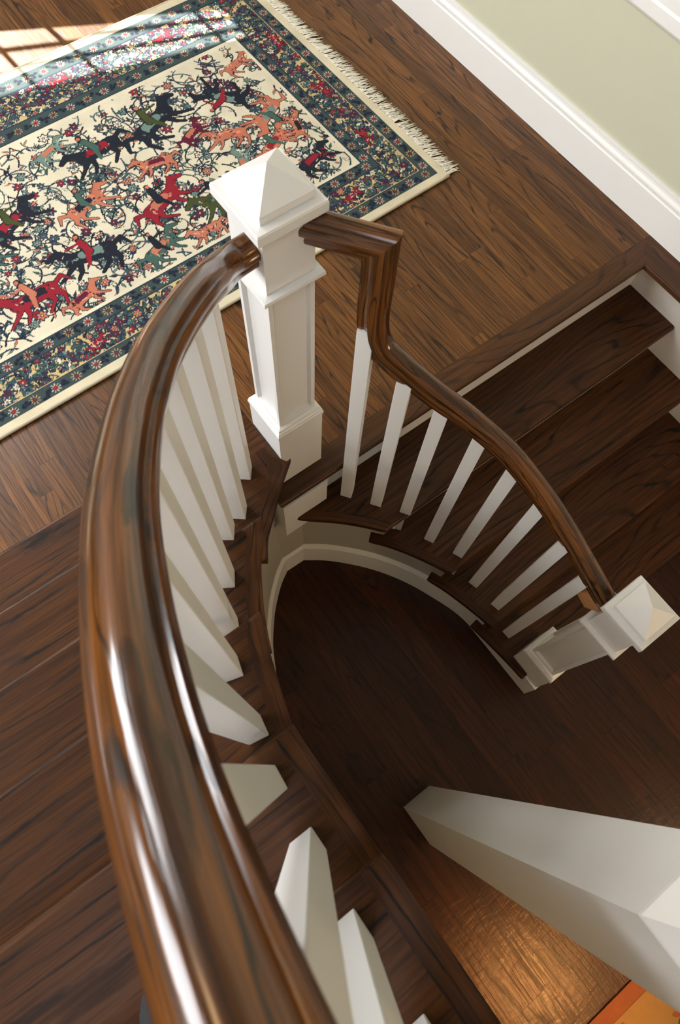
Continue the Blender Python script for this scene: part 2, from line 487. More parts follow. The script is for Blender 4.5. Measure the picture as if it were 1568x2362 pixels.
up = thing('staircase', (0, .2, 0), 'upper flight of dark oak treads climbing towards the camera on the left', 'staircase')
for k in range(1, 10):
    z = k * R
    yf, yb = YU[k], YU.get(k + 1, YU[k] - .112) - .016
    if k == 1:
        e = [(.2095, .482), (.2095, .40), (.2090, .345), (.2, .335)]
        bm = bmesh.new(); prism(bm, [(XL, .482), (.2090, .482), (.2090, .374), (.180, .350), (XL, .350)], z - TH, z, .0045)
        t = link_mesh('tread', bm, M_TREAD, up); project_uv(t.data, 'x')
    else:
        tail = YU.get(k + 1, YU[k] - .11) - .024
        if k == 2:
            edge = [(.1830, .3660), (.1838, .345), (.1855, .3300), (.1915, .3290), (.1996, .3290)] + curve_between(CU_F, .3285, tail)
        else:
            edge = curve_between(CU_F, yf, tail)
        if k == 2:
            inner = [(.1665, .3660), (.1660, .3400), (.1600, .3220)] + [p for p in offset2(curve_between(CU_F, .3285, tail), -.0175) if p[1] < .315]
            bm = bmesh.new()
            poly = [(XL, yf)] + [p for p in inner if p[1] >= yb] + [(curve_between(inner, yb + .02, yb)[-1][0], yb), (XL, yb)]
            prism(bm, poly, z - TH, z, .0045, 3, lambda x, y: abs(y - yf) < .0012)
            t = link_mesh('tread', bm, M_TREAD, up); project_uv(t.data, 'x')
            bm = bmesh.new(); prism(bm, edge + inner[::-1], z - TH, z + .0003, .004, 3, outer_of(inner))
            r = link_mesh('return_nosing', bm, M_TREAD, t); r.matrix_parent_inverse = Matrix.Identity(4)
            curve_strip_uv(r.data, edge)
        else:
            tread(up, edge, yf, yb, z, XL, -.0175, k)
    # riser
    xr = curve_between(WLd, yf - .013, yf - .03)
    xr = xr[0][0] - .012 if xr else .18
    bm = bmesh.new(); box(bm, XL, xr, yf - .026, yf - .016, z - R, z - TH - .0003)
    link_mesh('riser', bm, M_WHITE, up)
# cut stringer along the curved end of each flight
def stringer(parent, cv, side, y0, y1, toz, lowz, mat=M_WHITE):
    pts = curve_between(cv, y0, y1)
    pts = dense([pts[0], pts[len(pts) // 3], pts[2 * len(pts) // 3], pts[-1]], 6) if len(pts) < 6 else pts
    f = offset2(pts, side * .0035); b = offset2(pts, -side * .004)
    bm = bmesh.new(); rows = []
    for p, q in zip(f, b):
        zl = lowz(p[1])
        rows.append([bm.verts.new(V(p[0], p[1], zl)), bm.verts.new(V(p[0], p[1], toz)), bm.verts.new(V(q[0], q[1], toz)), bm.verts.new(V(q[0], q[1], zl))])
    for a, b_ in zip(rows[:-1], rows[1:]):
        for i in range(4): bm.faces.new((a[i], a[(i + 1) % 4], b_[(i + 1) % 4], b_[i]))
    bm.faces.new(rows[0]); bm.faces.new(list(reversed(rows[-1])))
    return link_mesh('stringer', bm, mat, parent)

dn = thing('staircase', (.7, .1, -4 * R), 'lower flight of dark oak treads going down on the right to the lower hall', 'staircase')
DE = {1: [(.2115, .3405), (.2390, .3170), (.2680, .2920), (.2990, .2600), (.3220, .2327)],
      2: [(.3110, .2560), (.3330, .2290), (.3546, .1960), (.3760, .1570), (.3951, .1175)],
      3: [(.3805, .1460), (.3930, .1130), (.4041, .0749), (.4140, .0350), (.4215, -.0040)],
      4: [(.4185, .0270), (.4240, -.0150), (.4290, -.0600), (.4320, -.0900), (.4335, -.1180)]}
for k in range(1, 5):
    z = -k * R
    yf = YD[k]; yb = YD[k - 1] + .0165
    edge = dense(DE[k], 4)
    inner = offset2(edge, .0175)
    e2 = [p for p in inner if p[1] >= yf]
    if k < 4:
        poly = [(inner[0][0], yb), ] + [p for p in inner if yf < p[1] < yb] + [(inner[-1][0], yf), (XR - .001, yf), (XR - .001, yb)]
    else:
        poly = [(inner[0][0], yb)] + [p for p in inner if -.071 < p[1] < yb] + [(.4470, -.0725), (.5240, -.0725), (.5240, yf), (XR - .001, yf), (XR - .001, yb)]
    bm = bmesh.new(); prism(bm, poly, z - TH, z, .0045, 3, lambda x, y: abs(y - yf) < .0012)
    t = link_mesh('tread', bm, M_TREAD, dn); project_uv(t.data, 'x')
    inner = list(inner)
    if k < 4: inner.append((inner[-1][0] + .001, yf))
    if k == 4: inner = [p if p[1] > -.072 else (.4462, p[1]) for p in inner]
    bm = bmesh.new(); prism(bm, edge + inner[::-1], z - TH, z + .0003, .004, 3, outer_of(inner))
    r = link_mesh('return_nosing', bm, M_TREAD, t); r.matrix_parent_inverse = Matrix.Identity(4)
    curve_strip_uv(r.data, edge)
    xl = curve_between(WRd, yf + .018, yf + .002)
    xl = xl[0][0] + .032 if xl else .48
    if k == 4: xl = .5245
    bm = bmesh.new(); box(bm, xl, XR - .002, yf + .017, yf + .027, z - R, z - TH - .0003)
    link_mesh('riser', bm, M_WHITE, dn)
    a = YD[k - 1] + .004 if k > 1 else .3405
    lz = (lambda y, k=k: min(-R * (k + (YD[k - 1] - y) / (YD[k - 1] - YD[k])) - .006, -k * R - TH - .0015))
    stringer(dn, WRd, -1, min(a, .360), yf + .0140, z - TH - .0003, lz)

# ------------------------------------------------------------------ newel posts
def ring(bm, cx, cy, h, z):
    return [bm.verts.new(V(cx + a * h, cy + b * h, z)) for a, b in ((-1, -1), (1, -1), (1, 1), (-1, 1))]
def lathe_sq(bm, cx, cy, prof):
    rows = [ring(bm, cx, cy, h, z) for h, z in prof]
    bm.faces.new(list(reversed(rows[0])))
    for a, b in zip(rows[:-1], rows[1:]):
        for i in range(4): bm.faces.new((a[i], a[(i + 1) % 4], b[(i + 1) % 4], b[i]))
    bm.faces.new(rows[-1])
def newel(cx, cy, z0, zb, label):
    """z0: level that the heights are counted from; zb: underside of the base block"""
    t = thing('newel_post', (cx, cy, zb), label, 'newel post')
    bm = bmesh.new(); lathe_sq(bm, cx, cy, [(.0372, zb), (.0372, z0 + .1515)])
    link_mesh('base_block', bm, M_WHITE, t)
    bm = bmesh.new(); lathe_sq(bm, cx, cy, [(.0372, z0 + .1517), (.0386, z0 + .1530), (.0386, z0 + .1585), (.0374, z0 + .1600), (.0374, z0 + .1630), (.0350, z0 + .1650), (.0345, z0 + .1680), (.0305, z0 + .1700)])
    link_mesh('base_moulding', bm, M_WHITE, t)
    # shaft with a recessed panel on each face
    bm = bmesh.new(); h = .0293; za, zt = z0 + .1702, z0 + .4400
    lathe_sq(bm, cx, cy, [(h, za), (h, zt)])
    side = [f for f in bm.faces if abs(f.normal.z) < .5 or f.calc_area() > .01]
    bm.normal_update()
    side = [f for f in bm.faces if abs(f.normal.z) < .5]
    for f in side:
        r = bmesh.ops.inset_region(bm, faces=[f], thickness=.0078 * S, depth=0)
        bmesh.ops.inset_region(bm, faces=[f], thickness=.0012 * S, depth=-.0030 * S)
        bmesh.ops.inset_region(bm, faces=[f], thickness=.0014 * S, depth=.0006 * S)
        bmesh.ops.inset_region(bm, faces=[f], thickness=.0014 * S, depth=-.0026 * S)
    link_mesh('shaft', bm, M_WHITE, t)
    bm = bmesh.new(); lathe_sq(bm, cx, cy, [(.0300, z0 + .4402), (.0372, z0 + .4402), (.0378, z0 + .4425), (.0372, z0 + .4462), (.0300, z0 + .4470)])
    link_mesh('collar', bm, M_WHITE, t)
    bm = bmesh.new(); lathe_sq(bm, cx, cy, [(.0295, z0 + .4472), (.0295, z0 + .5245)])
    link_mesh('neck_block', bm, M_WHITE, t)
    bm = bmesh.new(); lathe_sq(bm, cx, cy, [(.0320, z0 + .5215), (.0335, z0 + .5247), (.0378, z0 + .5250), (.0385, z0 + .5262), (.0385, z0 + .5360), (.0376, z0 + .5382), (.0300, z0 + .5386)])
    c = link_mesh('cap', bm, M_WHITE, t)
    bm = bmesh.new(); lathe_sq(bm, cx, cy, [(.0294, z0 + .5387), (.0294, z0 + .5480), (.0003, z0 + .5690)])
    link_mesh('pyramid_top', bm, M_WHITE, t)
    return t
newel(.2475, .4110, 0, .0008, 'white panelled newel post with pyramid cap at the landing edge beside the rug')
newel(.4845, -.1100, -.4500, -.4623, 'short-looking white newel post with pyramid cap at the foot of the lower flight')

# free-standing post in the stairwell
t = thing('square_post', (.132, -.211, -.4625), 'plain tall white square post rising from the lower floor at the lower right', 'post')
bm = bmesh.new()
def rect(bm, x0, x1, y0, y1, z): return [bm.verts.new(V(x, y, z)) for x, y in ((x0, y0), (x1, y0), (x1, y1), (x0, y1))]
rows = [rect(bm, .0993, .1654, -.2534, -.1697, -.4623), rect(bm, .0993, .1654, -.2534, -.1697, .5780)]
bm.faces.new(rows[0][::-1]); bm.faces.new(rows[1])
for i in range(4): bm.faces.new((rows[0][i], rows[0][(i + 1) % 4], rows[1][(i + 1) % 4], rows[1][i]))
link_mesh('shaft', bm, M_WHITE, t)
bm = bmesh.new()
rows = [rect(bm, .1003, .1644, -.2524, -.1707, .5782), rect(bm, .1322, .1326, -.2119, -.2111, .6150)]
bm.faces.new(rows[0][::-1]); bm.faces.new(rows[1])
for i in range(4): bm.faces.new((rows[0][i], rows[0][(i + 1) % 4], rows[1][(i + 1) % 4], rows[1][i]))
link_mesh('pyramid_top', bm, M_WHITE, t)

# ------------------------------------------------------------------ handrails
PROF = [(-.0100, -.0175), (.0100, -.0175), (.0110, -.0130), (.0100, -.0095), (.0122, -.0060), (.0150, -.0042), (.0156, -.0010),
        (.0153, .0030), (.0138, .0056), (.0116, .0052), (.0110, .0072), (.0092, .0112), (.0055, .0146), (.0, .0160),
        (-.0055, .0146), (-.0092, .0112), (-.0110, .0072), (-.0116, .0052), (-.0138, .0056), (-.0153, .0030), (-.0156, -.0010),
        (-.0150, -.0042), (-.0122, -.0060), (-.0100, -.0095), (-.0110, -.0130)]
def sweep(path, sides, name, mat, parent, prof=PROF, smooth=True):
    """sides: horizontal side vectors per point; up = side x tangent, mitred at corners"""
    bm = bmesh.new(); rows = []; uvs = []; acc = 0.0
    per = [0.0]
    for a, b in zip(prof, prof[1:] + prof[:1]): per.append(per[-1] + math.hypot(a[0] - b[0], a[1] - b[1]) * S)
    n = len(path)
    for i, p in enumerate(path):
        ti = (path[i] - path[i - 1]).normalized() if i else (path[1] - path[0]).normalized()
        to = (path[i + 1] - path[i]).normalized() if i < n - 1 else ti
        t = (ti + to).normalized()
        s = sides[i]; s = (s - t * s.dot(t)).normalized()
        upv = s.cross(t)
        k = 1.0 / max(0.5, math.sqrt(max(0.0, (1 + ti.dot(to)) / 2)))
        if i: acc += (path[i] - path[i - 1]).length * S
        rows.append([bm.verts.new((p + s * a + upv * (b * k)) * S) for a, b in prof]); uvs.append(acc)
    m = len(prof)
    uvl = bm.loops.layers.uv.new('UVMap')
    for j, (ra, rb) in enumerate(zip(rows[:-1], rows[1:])):
        for i in range(m):
            f = bm.faces.new((ra[i], ra[(i + 1) % m], rb[(i + 1) % m], rb[i]))
            for l, (uu, vv) in zip(f.loops, ((per[i], uvs[j]), (per[i + 1], uvs[j]), (per[i + 1], uvs[j + 1]), (per[i], uvs[j + 1]))):
                l[uvl].uv = (uu, vv)
    bm.faces.new(rows[0]); bm.faces.new(list(reversed(rows[-1])))
    o = link_mesh(name, bm, mat, parent)
    if smooth:
        for p in o.data.polygons: p.use_smooth = True
        o.data.set_sharp_from_angle(angle=math.radians(32))
    return o
def plan_side(path):
    out = []
    for i in range(len(path)):
        a = path[max(i - 1, 0)]; b = path[min(i + 1, len(path) - 1)]
        d = Vector((b.x - a.x, b.y - a.y, 0))
        if d.length < 1e-5: d = None
        out.append(d)
    last = next(d for d in out if d)
    res = []
    for d in out:
        if d: last = d.normalized()
        res.append(Vector((last.y, -last.x, 0)))
    return res

UP_PATH = [(.2182, .4005, .4985), (.1960, .3985, .4985), (.1790, .3870, .5100), (.1600, .3670, .5320), (.1376, .3440, .5560), (.1025, .3058, .5910), (.0658, .2599, .6312), (.0379, .2170, .6660), (.0192, .1833, .6930),
           (-.0035, .1340, .7310), (-.0190, .0880, .7640), (-.0300, .0430, .7960), (-.0360, .0040, .8200),
           (-.0385, -.0400, .8490), (-.0385, -.1000, .8900), (-.0385, -.2200, .985), (-.0385, -.3800, 1.115)]
pu = spline(UP_PATH, 7)
hr = sweep(pu, plan_side(pu), 'handrail', M_RAIL, None)
tag(hr, 'glossy curved oak handrail sweeping from the main newel up past the camera on the left', 'handrail')

LOW_MAIN = [(.3160, .3272, .4150), (.3168, .3262, .3930), (.3196, .3235, .3690), (.3245, .3160, .3500), (.3320, .3040, .3370), (.3420, .2900, .3225)]
LOW_SLOPE = [(.3420, .2900, .3225), (.3651, .2573, .2930), (.3973, .2113, .2570), (.4267, .1560, .2180), (.4475, .0986, .1730), (.4602, .0473, .1340), (.4713, -.0203, .0830), (.4798, -.0740, .0420)]
c0 = Vector((.3160, .3272, .5080))
lp = [Vector((.2640, .3990, .5070)), Vector((.2768, .3815, .5070)), c0]
lp += [Vector((.3160, .3272, .4500))] + spline(LOW_MAIN, 5)[:-1] + spline(LOW_SLOPE, 6)
d0 = (lp[2] - lp[1]); d0.z = 0; d0.normalize()
sd = plan_side(lp)
s0 = Vector((d0.y, -d0.x, 0))
for i, p in enumerate(lp):
    if p.z > .3700: sd[i] = s0
    elif p.z > .345: sd[i] = s0.lerp(sd[i], (.370 - p.z) / .025).normalized()
lr = sweep(lp, sd, 'handrail', M_RAIL, None)
tag(lr, 'dark oak handrail with a vertical gooseneck drop, going down to the lower newel', 'handrail')
fp = [Vector((.4745, -.0420, .0255)), Vector((.4797, -.0722, -.0010))]
fl = sweep(fp, plan_side(fp), 'rail_fillet', M_FILLET, lr, [(-.0075, -.0160), (.0075, -.0160), (.0075, .0155), (-.0075, .0155)], False)
tag(fl, 'short strip of unstained orange wood')

# ------------------------------------------------------------------ balusters
def rail_z(path, x, y):
    best = min(((Vector((p.x - x, p.y - y, 0)).length, p.z) for p in path[1:]), key=lambda a: a[0])
    return best[1]
def rail_zi(path, x, y):
    best = None
    for a, b in zip(path[:-1], path[1:]):
        d = Vector((b.x - a.x, b.y - a.y)); L2 = d.length_squared
        if L2 < 1e-10: continue
        t = max(0, min(1, ((x - a.x) * d.x + (y - a.y) * d.y) / L2))
        q = Vector((a.x + d.x * t - x, a.y + d.y * t - y))
        if best is None or q.length < best[0]: best = (q.length, a.z + (b.z - a.z) * t)
    return best[1]
H = .00975
def baluster(cx, cy, ang, z0, z1, label, group):
    bm = bmesh.new()
    ca, sa = math.cos(ang), math.sin(ang)
    rows = []
    for z in (z0, z1):
        rows.append([bm.verts.new(Vector(((a * ca - b * sa) * H * S, (a * sa + b * ca) * H * S, (z - z0) * S))) for a, b in ((-1, -1), (1, -1), (1, 1), (-1, 1))])
    bm.faces.new(rows[0][::-1]); bm.faces.new(rows[1])
    for i in range(4): bm.faces.new((rows[0][i], rows[0][(i + 1) % 4], rows[1][(i + 1) % 4], rows[1][i]))
    bmesh.ops.bevel(bm, geom=[e for e in bm.edges if abs(e.verts[0].co.z - e.verts[1].co.z) > .1], offset=.0012, segments=1, affect='EDGES')
    o = link_mesh('baluster', bm, M_WHITE)
    o.location = (cx * S, cy * S, z0 * S)
    return tag(o, label, 'baluster', group)
UPB = [(.139, .333, 51, 2), (.103, .291, 51, 2), (.067, .245, 54, 3), (.038, .199, 58, 3), (.014, .152, 66, 3), (-.006, .1, 74, 4), (-.0165, .044, 80, 4)]
ubs = []
for x, y, a, k in UPB:
    a = math.radians(a)
    ubs.append((x + H * (math.cos(a) - math.sin(a)), y + H * (math.sin(a) + math.cos(a)), a, k))
ubs += [(-.0330, .0090, math.radians(85), 5), (-.0350, -.0420, math.radians(90), 5), (-.0360, -.0860, math.radians(90), 6), (-.0355, -.1500, math.radians(90), 6)]
ORD = ['first', 'second', 'third', 'fourth', 'fifth', 'sixth', 'seventh', 'eighth', 'ninth', 'tenth', 'eleventh']
xs = ['', '', '', '', ', its foot just behind a tread edge', '', ', with a wide foot below the handrail', ', mostly hidden under the handrail', ', its foot right beside the handrail', ', brighter, near the bottom edge', ', only its tip seen at the bottom edge']
for i, (x, y, a, k) in enumerate(ubs):
    zt = rail_zi(pu, x, y) - .015
    baluster(x, y, a, k * R + .0004, zt, '%s white baluster up from the main newel%s' % (ORD[i], xs[i]), 'balusters under the upper handrail')
LOB = [((.2962, .3321), (.3086, .3152), 1), ((.3287, .2882), (.3402, .2722), 1), ((.3613, .2465), (.3725, .2296), 1), ((.3957, .1982), (.4043, .1813), 2),
       ((.4213, .1458), (.4287, .1279), 2), ((.4415, .0928), (.4465, .0739), 3), ((.4487, .0340), (.4520, .0151), 3), ((.4625, -.0199), (.4636, -.0412), 4)]
for i, (A, B, k) in enumerate(LOB):
    A, B = Vector(A), Vector(B); d = (B - A).normalized(); nn = Vector((-d.y, d.x))
    c = (A + B) / 2 + nn * H
    zt = rail_zi([p for p in lp if p.z < .345], c.x, c.y) - .015
    if i == 0: zt = .385
    lab = '%s white baluster down the lower flight from the main newel' % ORD[i] + (', under the gooseneck' if i == 0 else ', last before the lower newel' if i == 7 else '')
    baluster(c.x, c.y, math.atan2(d.y, d.x), -k * R + .0004, zt, lab, 'balusters under the lower handrail')

# ------------------------------------------------------------------ rug
RX0, RX1, RY0, RY1 = -.34, .8465, .7215, 1.455
ROT = math.radians(1.1)
PIV = (.8465, .7245)
def rugpt(x, y):
    dx, dy = x - PIV[0], y - PIV[1]
    return PIV[0] + dx * math.cos(ROT) - dy * math.sin(ROT), PIV[1] + dx * math.sin(ROT) + dy * math.cos(ROT)
def build_rug():
    rng = np.random.RandomState(11)
    res = .00135
    nx = int((RX1 - RX0) / res); ny = int((RY1 - RY0) / res)
    X, Y = np.meshgrid(np.linspace(RX0, RX1, nx), np.linspace(RY0, RY1, ny))
    img = np.zeros((ny, nx, 3))
    cream = np.array((.60, .535, .395)); navy = np.array((.020, .030, .050)); teal = np.array((.045, .075, .085))
    grn = np.array((.035, .085, .065)); red = np.array((.24, .015, .025)); salmon = np.array((.44, .145, .085)); yel = np.array((.50, .37, .17))
    wine = np.array((.10, .012, .03)); black = np.array((.014, .015, .022)); olive = np.array((.05, .06, .02)); sage = np.array((.13, .20, .17))
    img[:] = cream
    def sub(cx, cy, r):
        i0 = max(0, int((cy - r - RY0) / res)); i1 = min(ny, int((cy + r - RY0) / res) + 2)
        j0 = max(0, int((cx - r - RX0) / res)); j1 = min(nx, int((cx + r - RX0) / res) + 2)
        return slice(i0, i1), slice(j0, j1)
    def disc(cx, cy, r, c, wob=0.0, ph=0.0, n=5):
        s = sub(cx, cy, r * 1.5)
        if X[s].size == 0: return
        dx, dy = X[s] - cx, Y[s] - cy
        d = np.hypot(dx, dy)
        rr = r * (1 + wob * np.cos(n * np.arctan2(dy, dx) + ph)) if wob else r
        img[s][d < rr] = c
    def seg(x0, y0, x1, y1, w0, w1, c):
        L = math.hypot(x1 - x0, y1 - y0)
        s = sub((x0 + x1) / 2, (y0 + y1) / 2, L / 2 + max(w0, w1))
        if X[s].size == 0: return
        dx, dy = x1 - x0, y1 - y0
        t = np.clip(((X[s] - x0) * dx + (Y[s] - y0) * dy) / max(L * L, 1e-12), 0, 1)
        d = np.hypot(X[s] - x0 - t * dx, Y[s] - y0 - t * dy)
        img[s][d < (w0 + (w1 - w0) * t)] = c
    def poly(pts, w0, w1, c):
        n = len(pts) - 1
        for i in range(n):
            seg(*pts[i], *pts[i + 1], w0 + (w1 - w0) * i / n, w0 + (w1 - w0) * (i + 1) / n, c)
    def arc(x, y, a, L, curl, n=8):
        pts = [(x, y)]
        for i in range(n):
            a += curl * (0.4 + 1.2 * i / n) / n; x += math.cos(a) * L / n; y += math.sin(a) * L / n
            pts.append((x, y))
        return pts, a
    def leaf(x, y, a, L, w, c, edge=navy):
        x1, y1 = x + math.cos(a) * L, y + math.sin(a) * L
        xm, ym = x + math.cos(a) * L * .5, y + math.sin(a) * L * .5
        seg(x, y, xm, ym, .0009, w + .0011, edge); seg(xm, ym, x1, y1, w + .0011, .0009, edge)
        if c is not None:
            seg(x, y, xm, ym, .0003, w, c); seg(xm, ym, x1, y1, w, .0003, c)
    def flower(x, y, r, c, edge=navy, n=6):
        ph = rng.rand() * 6
        disc(x, y, r * 1.18 + .0010, edge, .22, ph, n); disc(x, y, r * .92, c, .25, ph, n)
        disc(x, y, r * .42, edge); disc(x, y, r * .22, yel if c is not yel else red)
    def beast(x, y, a, L, c, c2=None, rider=None, fl=1, gait=0.0):
        ux, uy = math.cos(a), math.sin(a); vx, vy = -uy * fl, ux * fl
        P = lambda p, q: (x + (ux * p + vx * q) * L, y + (uy * p + vy * q) * L)
        for g, off in ((black if c is not black else cream, .0014), (c, 0.0)):
            S2 = lambda p, q, r, s, w0, w1: seg(*P(p, q), *P(r, s), w0 * L + off, w1 * L + off, g)
            S2(-.30, .0, .28, .03, .135, .125)
            S2(.26, .04, .46, .24, .10, .065); S2(.46, .24, .62, .17, .06, .035); S2(.44, .28, .45, .34, .02, .01)
            S2(-.30, -.03, -.42, -.22, .085, .035); S2(-.42, -.22, -.34 - gait, -.42, .03, .022)
            S2(-.22, -.03, -.24, -.24, .07, .035); S2(-.24, -.24, -.10 + gait, -.40, .03, .020)
            S2(.24, -.03, .40, -.18, .06, .03); S2(.40, -.18, .54 + gait, -.30, .028, .018)
            S2(.18, -.03, .22, -.24, .055, .03); S2(.22, -.24, .34 - gait, -.36, .028, .018)
            S2(-.40, .04, -.56, .12, .03, .04); S2(-.56, .12, -.66, -.04, .035, .012)
        for _q in range(26):
            px_, py_ = P(rng.uniform(-.32, .46), rng.uniform(-.10, .16))
            cc = (c, black, c2 if c2 is not None else c, navy, c * 1.7 if c is not black else teal, cream * .8)[rng.randint(6)]
            a_ = rng.uniform(0, 6.28); l_ = rng.uniform(.003, .008)
            seg(px_, py_, px_ + math.cos(a_) * l_, py_ + math.sin(a_) * l_, .0011, .0007, cc)
        if c2 is not None:
            seg(*P(-.16, .05), *P(.10, .06), .075 * L, .07 * L, c2)
            disc(*P(-.2, -.02), .03 * L, c2); disc(*P(.2, .02), .025 * L, c2)
        if rider is not None:
            seg(*P(-.02, .08), *P(.04, .34), .085 * L, .06 * L, black); seg(*P(-.02, .08), *P(.04, .33), .065 * L, .045 * L, rider)
            disc(*P(.06, .44), .055 * L, black); disc(*P(.07, .43), .036 * L, salmon)
            seg(*P(.04, .30), *P(.30, .26), .03 * L, .02 * L, rider); seg(*P(0, .08), *P(.06, -.16), .05 * L, .03 * L, rider)
            seg(*P(.12, .14), *P(.36, .48), .010 * L, .008 * L, black)
    # field
    fx1, fy0, fy1 = .7135, .8485, 1.262
    fx0 = RX0 + .135
    spots = [(gx + rng.uniform(-.008, .008), gy + rng.uniform(-.008, .008)) for gx in np.arange(fx0, fx1, .0245) for gy in np.arange(fy0, fy1, .0245)]
    for x, y in spots:
        a = rng.uniform(0, 6.28)
        curl = rng.choice([-1, 1]) * rng.uniform(1.4, 4.4)
        pts, a2 = arc(x, y, a, rng.uniform(.036, .085), curl, 9)
        poly(pts, .0018, .0010, (navy, teal, black)[rng.randint(3)])
        for k in (2, 5, 8):
            px, py = pts[k]; la = a + curl * k / 9 + rng.choice([-1, 1]) * rng.uniform(.6, 1.3)
            leaf(px, py, la, rng.uniform(.009, .018), rng.uniform(.0008, .0026), (None, grn, salmon, sage, cream, None)[rng.randint(6)], navy if rng.rand() < .8 else grn)
        if rng.rand() < .55: flower(*pts[-1], rng.uniform(.0048, .0082), (salmon, red, sage, wine, cream, teal)[rng.randint(6)])
    # the larger hunting figures, where the photograph shows them
    for (x, y, a, L, c, c2, rd, fl) in RUG_BEASTS:
        L *= 1.22
        beast(x, y, a, L, np.array(locals_c[c]), np.array(locals_c[c2]) if c2 else None, np.array(locals_c[rd]) if rd else None, fl, .03)
    # frame of borders
    def band(d0, d1, col):
        dd = np.minimum(np.minimum(RX1 - X, X - RX0), np.minimum(Y - RY0, RY1 - Y))
        img[(dd >= d0) & (dd < d1)] = col
    D = np.minimum(np.minimum(RX1 - X, X - RX0), np.minimum(Y - RY0, (RY1 - Y) * .70))
    def bnd(d0, d1, col): img[(D >= d0) & (D < d1)] = col
    bnd(0, .0150, np.array((.60, .52, .36)))
    bnd(.0150, .0410, np.array((.040, .060, .060))); bnd(.0395, .0418, navy)
    bnd(.0418, .0970, yel * 1.0); bnd(.0960, .0985, navy)
    bnd(.0985, .1230, np.array((.040, .060, .060))); bnd(.1215, .1240, navy); bnd(.1240, .1300, cream * 1.05)
    keep = img.copy(); Dm = D
    main = (D >= .0425) & (D < .0960)
    g1 = (D >= .0160) & (D < .0390); g2 = (D >= .0990) & (D < .1210)
    def in_mask(m, n):
        ii, jj = np.nonzero(m); k = rng.randint(0, len(ii), n)
        return X[ii[k], jj[k]], Y[ii[k], jj[k]]
    xs_, ys_ = in_mask(main, 4200)
    for x, y in zip(xs_, ys_):
        r = rng.rand()
        if r < .62:
            a = rng.uniform(0, 6.28); curl = rng.choice([-1, 1]) * rng.uniform(2, 5)
            pts, a2 = arc(x, y, a, rng.uniform(.014, .030), curl, 7)
            poly(pts, .0019, .0009, (navy, grn, black, teal, navy)[rng.randint(5)])
            leaf(*pts[4], a + curl, .008, .0018, (grn, teal, sage, wine)[rng.randint(4)])
        elif r < .86: leaf(x, y, rng.uniform(0, 6.28), rng.uniform(.008, .016), rng.uniform(.0016, .0036), (grn, teal, cream, sage, yel)[rng.randint(5)])
        else: flower(x, y, rng.uniform(.0034, .0070), (wine, red, salmon, wine, cream)[rng.randint(5)])
    m2 = main
    for (x, y, a, L) in ((.775, .895, 1.5, .040), (.785, 1.05, 1.6, .042), (.66, .79, .2, .036), (.45, .785, .1, .036), (.25, .78, 3.0, .036), (.10, .785, .2, .034), (.79, 1.22, 1.4, .040), (.60, 1.365, .1, .040), (.36, 1.375, 3.1, .042), (.20, 1.36, .1, .036)):
        beast(x, y, a, L, red, None, None, 1, .03)
    tmp = img.copy(); img[:] = keep; img[main] = tmp[main]
    keep = img.copy()
    # guard borders: rosettes with petals and dark leaves between
    for dm in (.0275, .1105):
        step = .0385
        def along(x, y, q):
            for k in range(9):
                a = k * 6.283 / 9
                seg(x, y, x + math.cos(a) * .0085, y + math.sin(a) * .0085, .0005, .0010, (yel if q else cream) * .72)
            disc(x, y, .0042, wine if q else red); disc(x, y, .0016, teal)
        def dark(x, y):
            for k in range(5):
                a = rng.uniform(0, 6.28); leaf(x + rng.uniform(-.006, .006), y + rng.uniform(-.006, .006), a, .009, .0028, black, navy)
        k = 0; y = RY0 + dm + .02
        top = RY1 - dm / .70
        while y < top - .01:
            along(RX1 - dm, y, k % 2); dark(RX1 - dm, y + step / 2); k += 1; y += step
        x = RX1 - dm - .01
        while x > RX0 + dm:
            along(x, RY0 + dm, k % 2); dark(x - step / 2, RY0 + dm); along(x, top, k % 2); dark(x - step / 2, top); k += 1; x -= step
    tmp = img.copy(); img[:] = keep
    gm = g1 | g2; img[gm] = tmp[gm]
    img *= (1 + .07 * (rng.rand(ny, nx, 1) - .5))
    # mesh
    n = nx * ny
    c, s_ = math.cos(ROT), math.sin(ROT)
    dx, dy = X - PIV[0], Y - PIV[1]
    px, py = PIV[0] + dx * c - dy * s_, PIV[1] + dx * s_ + dy * c
    step = 1
    co = np.stack([px * S, py * S, np.full_like(px, .0062 * S) + (rng.rand(ny, nx) - .5) * .0004], -1).reshape(-1, 3)
    idx = np.arange(n).reshape(ny, nx)
    quads = np.stack([idx[:-1, :-1], idx[:-1, 1:], idx[1:, 1:], idx[1:, :-1]], -1).reshape(-1, 4)
    me = bpy.data.meshes.new('pile')
    me.vertices.add(n); me.vertices.foreach_set('co', co.ravel().astype(np.float32))
    me.loops.add(quads.size); me.loops.foreach_set('vertex_index', quads.ravel().astype(np.int32))
    me.polygons.add(len(quads)); me.polygons.foreach_set('loop_start', (np.arange(len(quads)) * 4).astype(np.int32))
    me.update(calc_edges=True)
    at = me.color_attributes.new('pattern', 'FLOAT_COLOR', 'POINT')
    rgba = np.concatenate([img, np.ones((ny, nx, 1))], -1).reshape(-1).astype(np.float32)
    at.data.foreach_set('color', rgba)
    me.validate()
    return me
locals_c = dict(k=(.014, .016, .024), t=(.03, .055, .06), r=(.24, .015, .025), s=(.44, .145, .085), g=(.05, .10, .08), o=(.05, .06, .02), w=(.10, .012, .03), c=(.60, .54, .43), e=(.13, .20, .17))
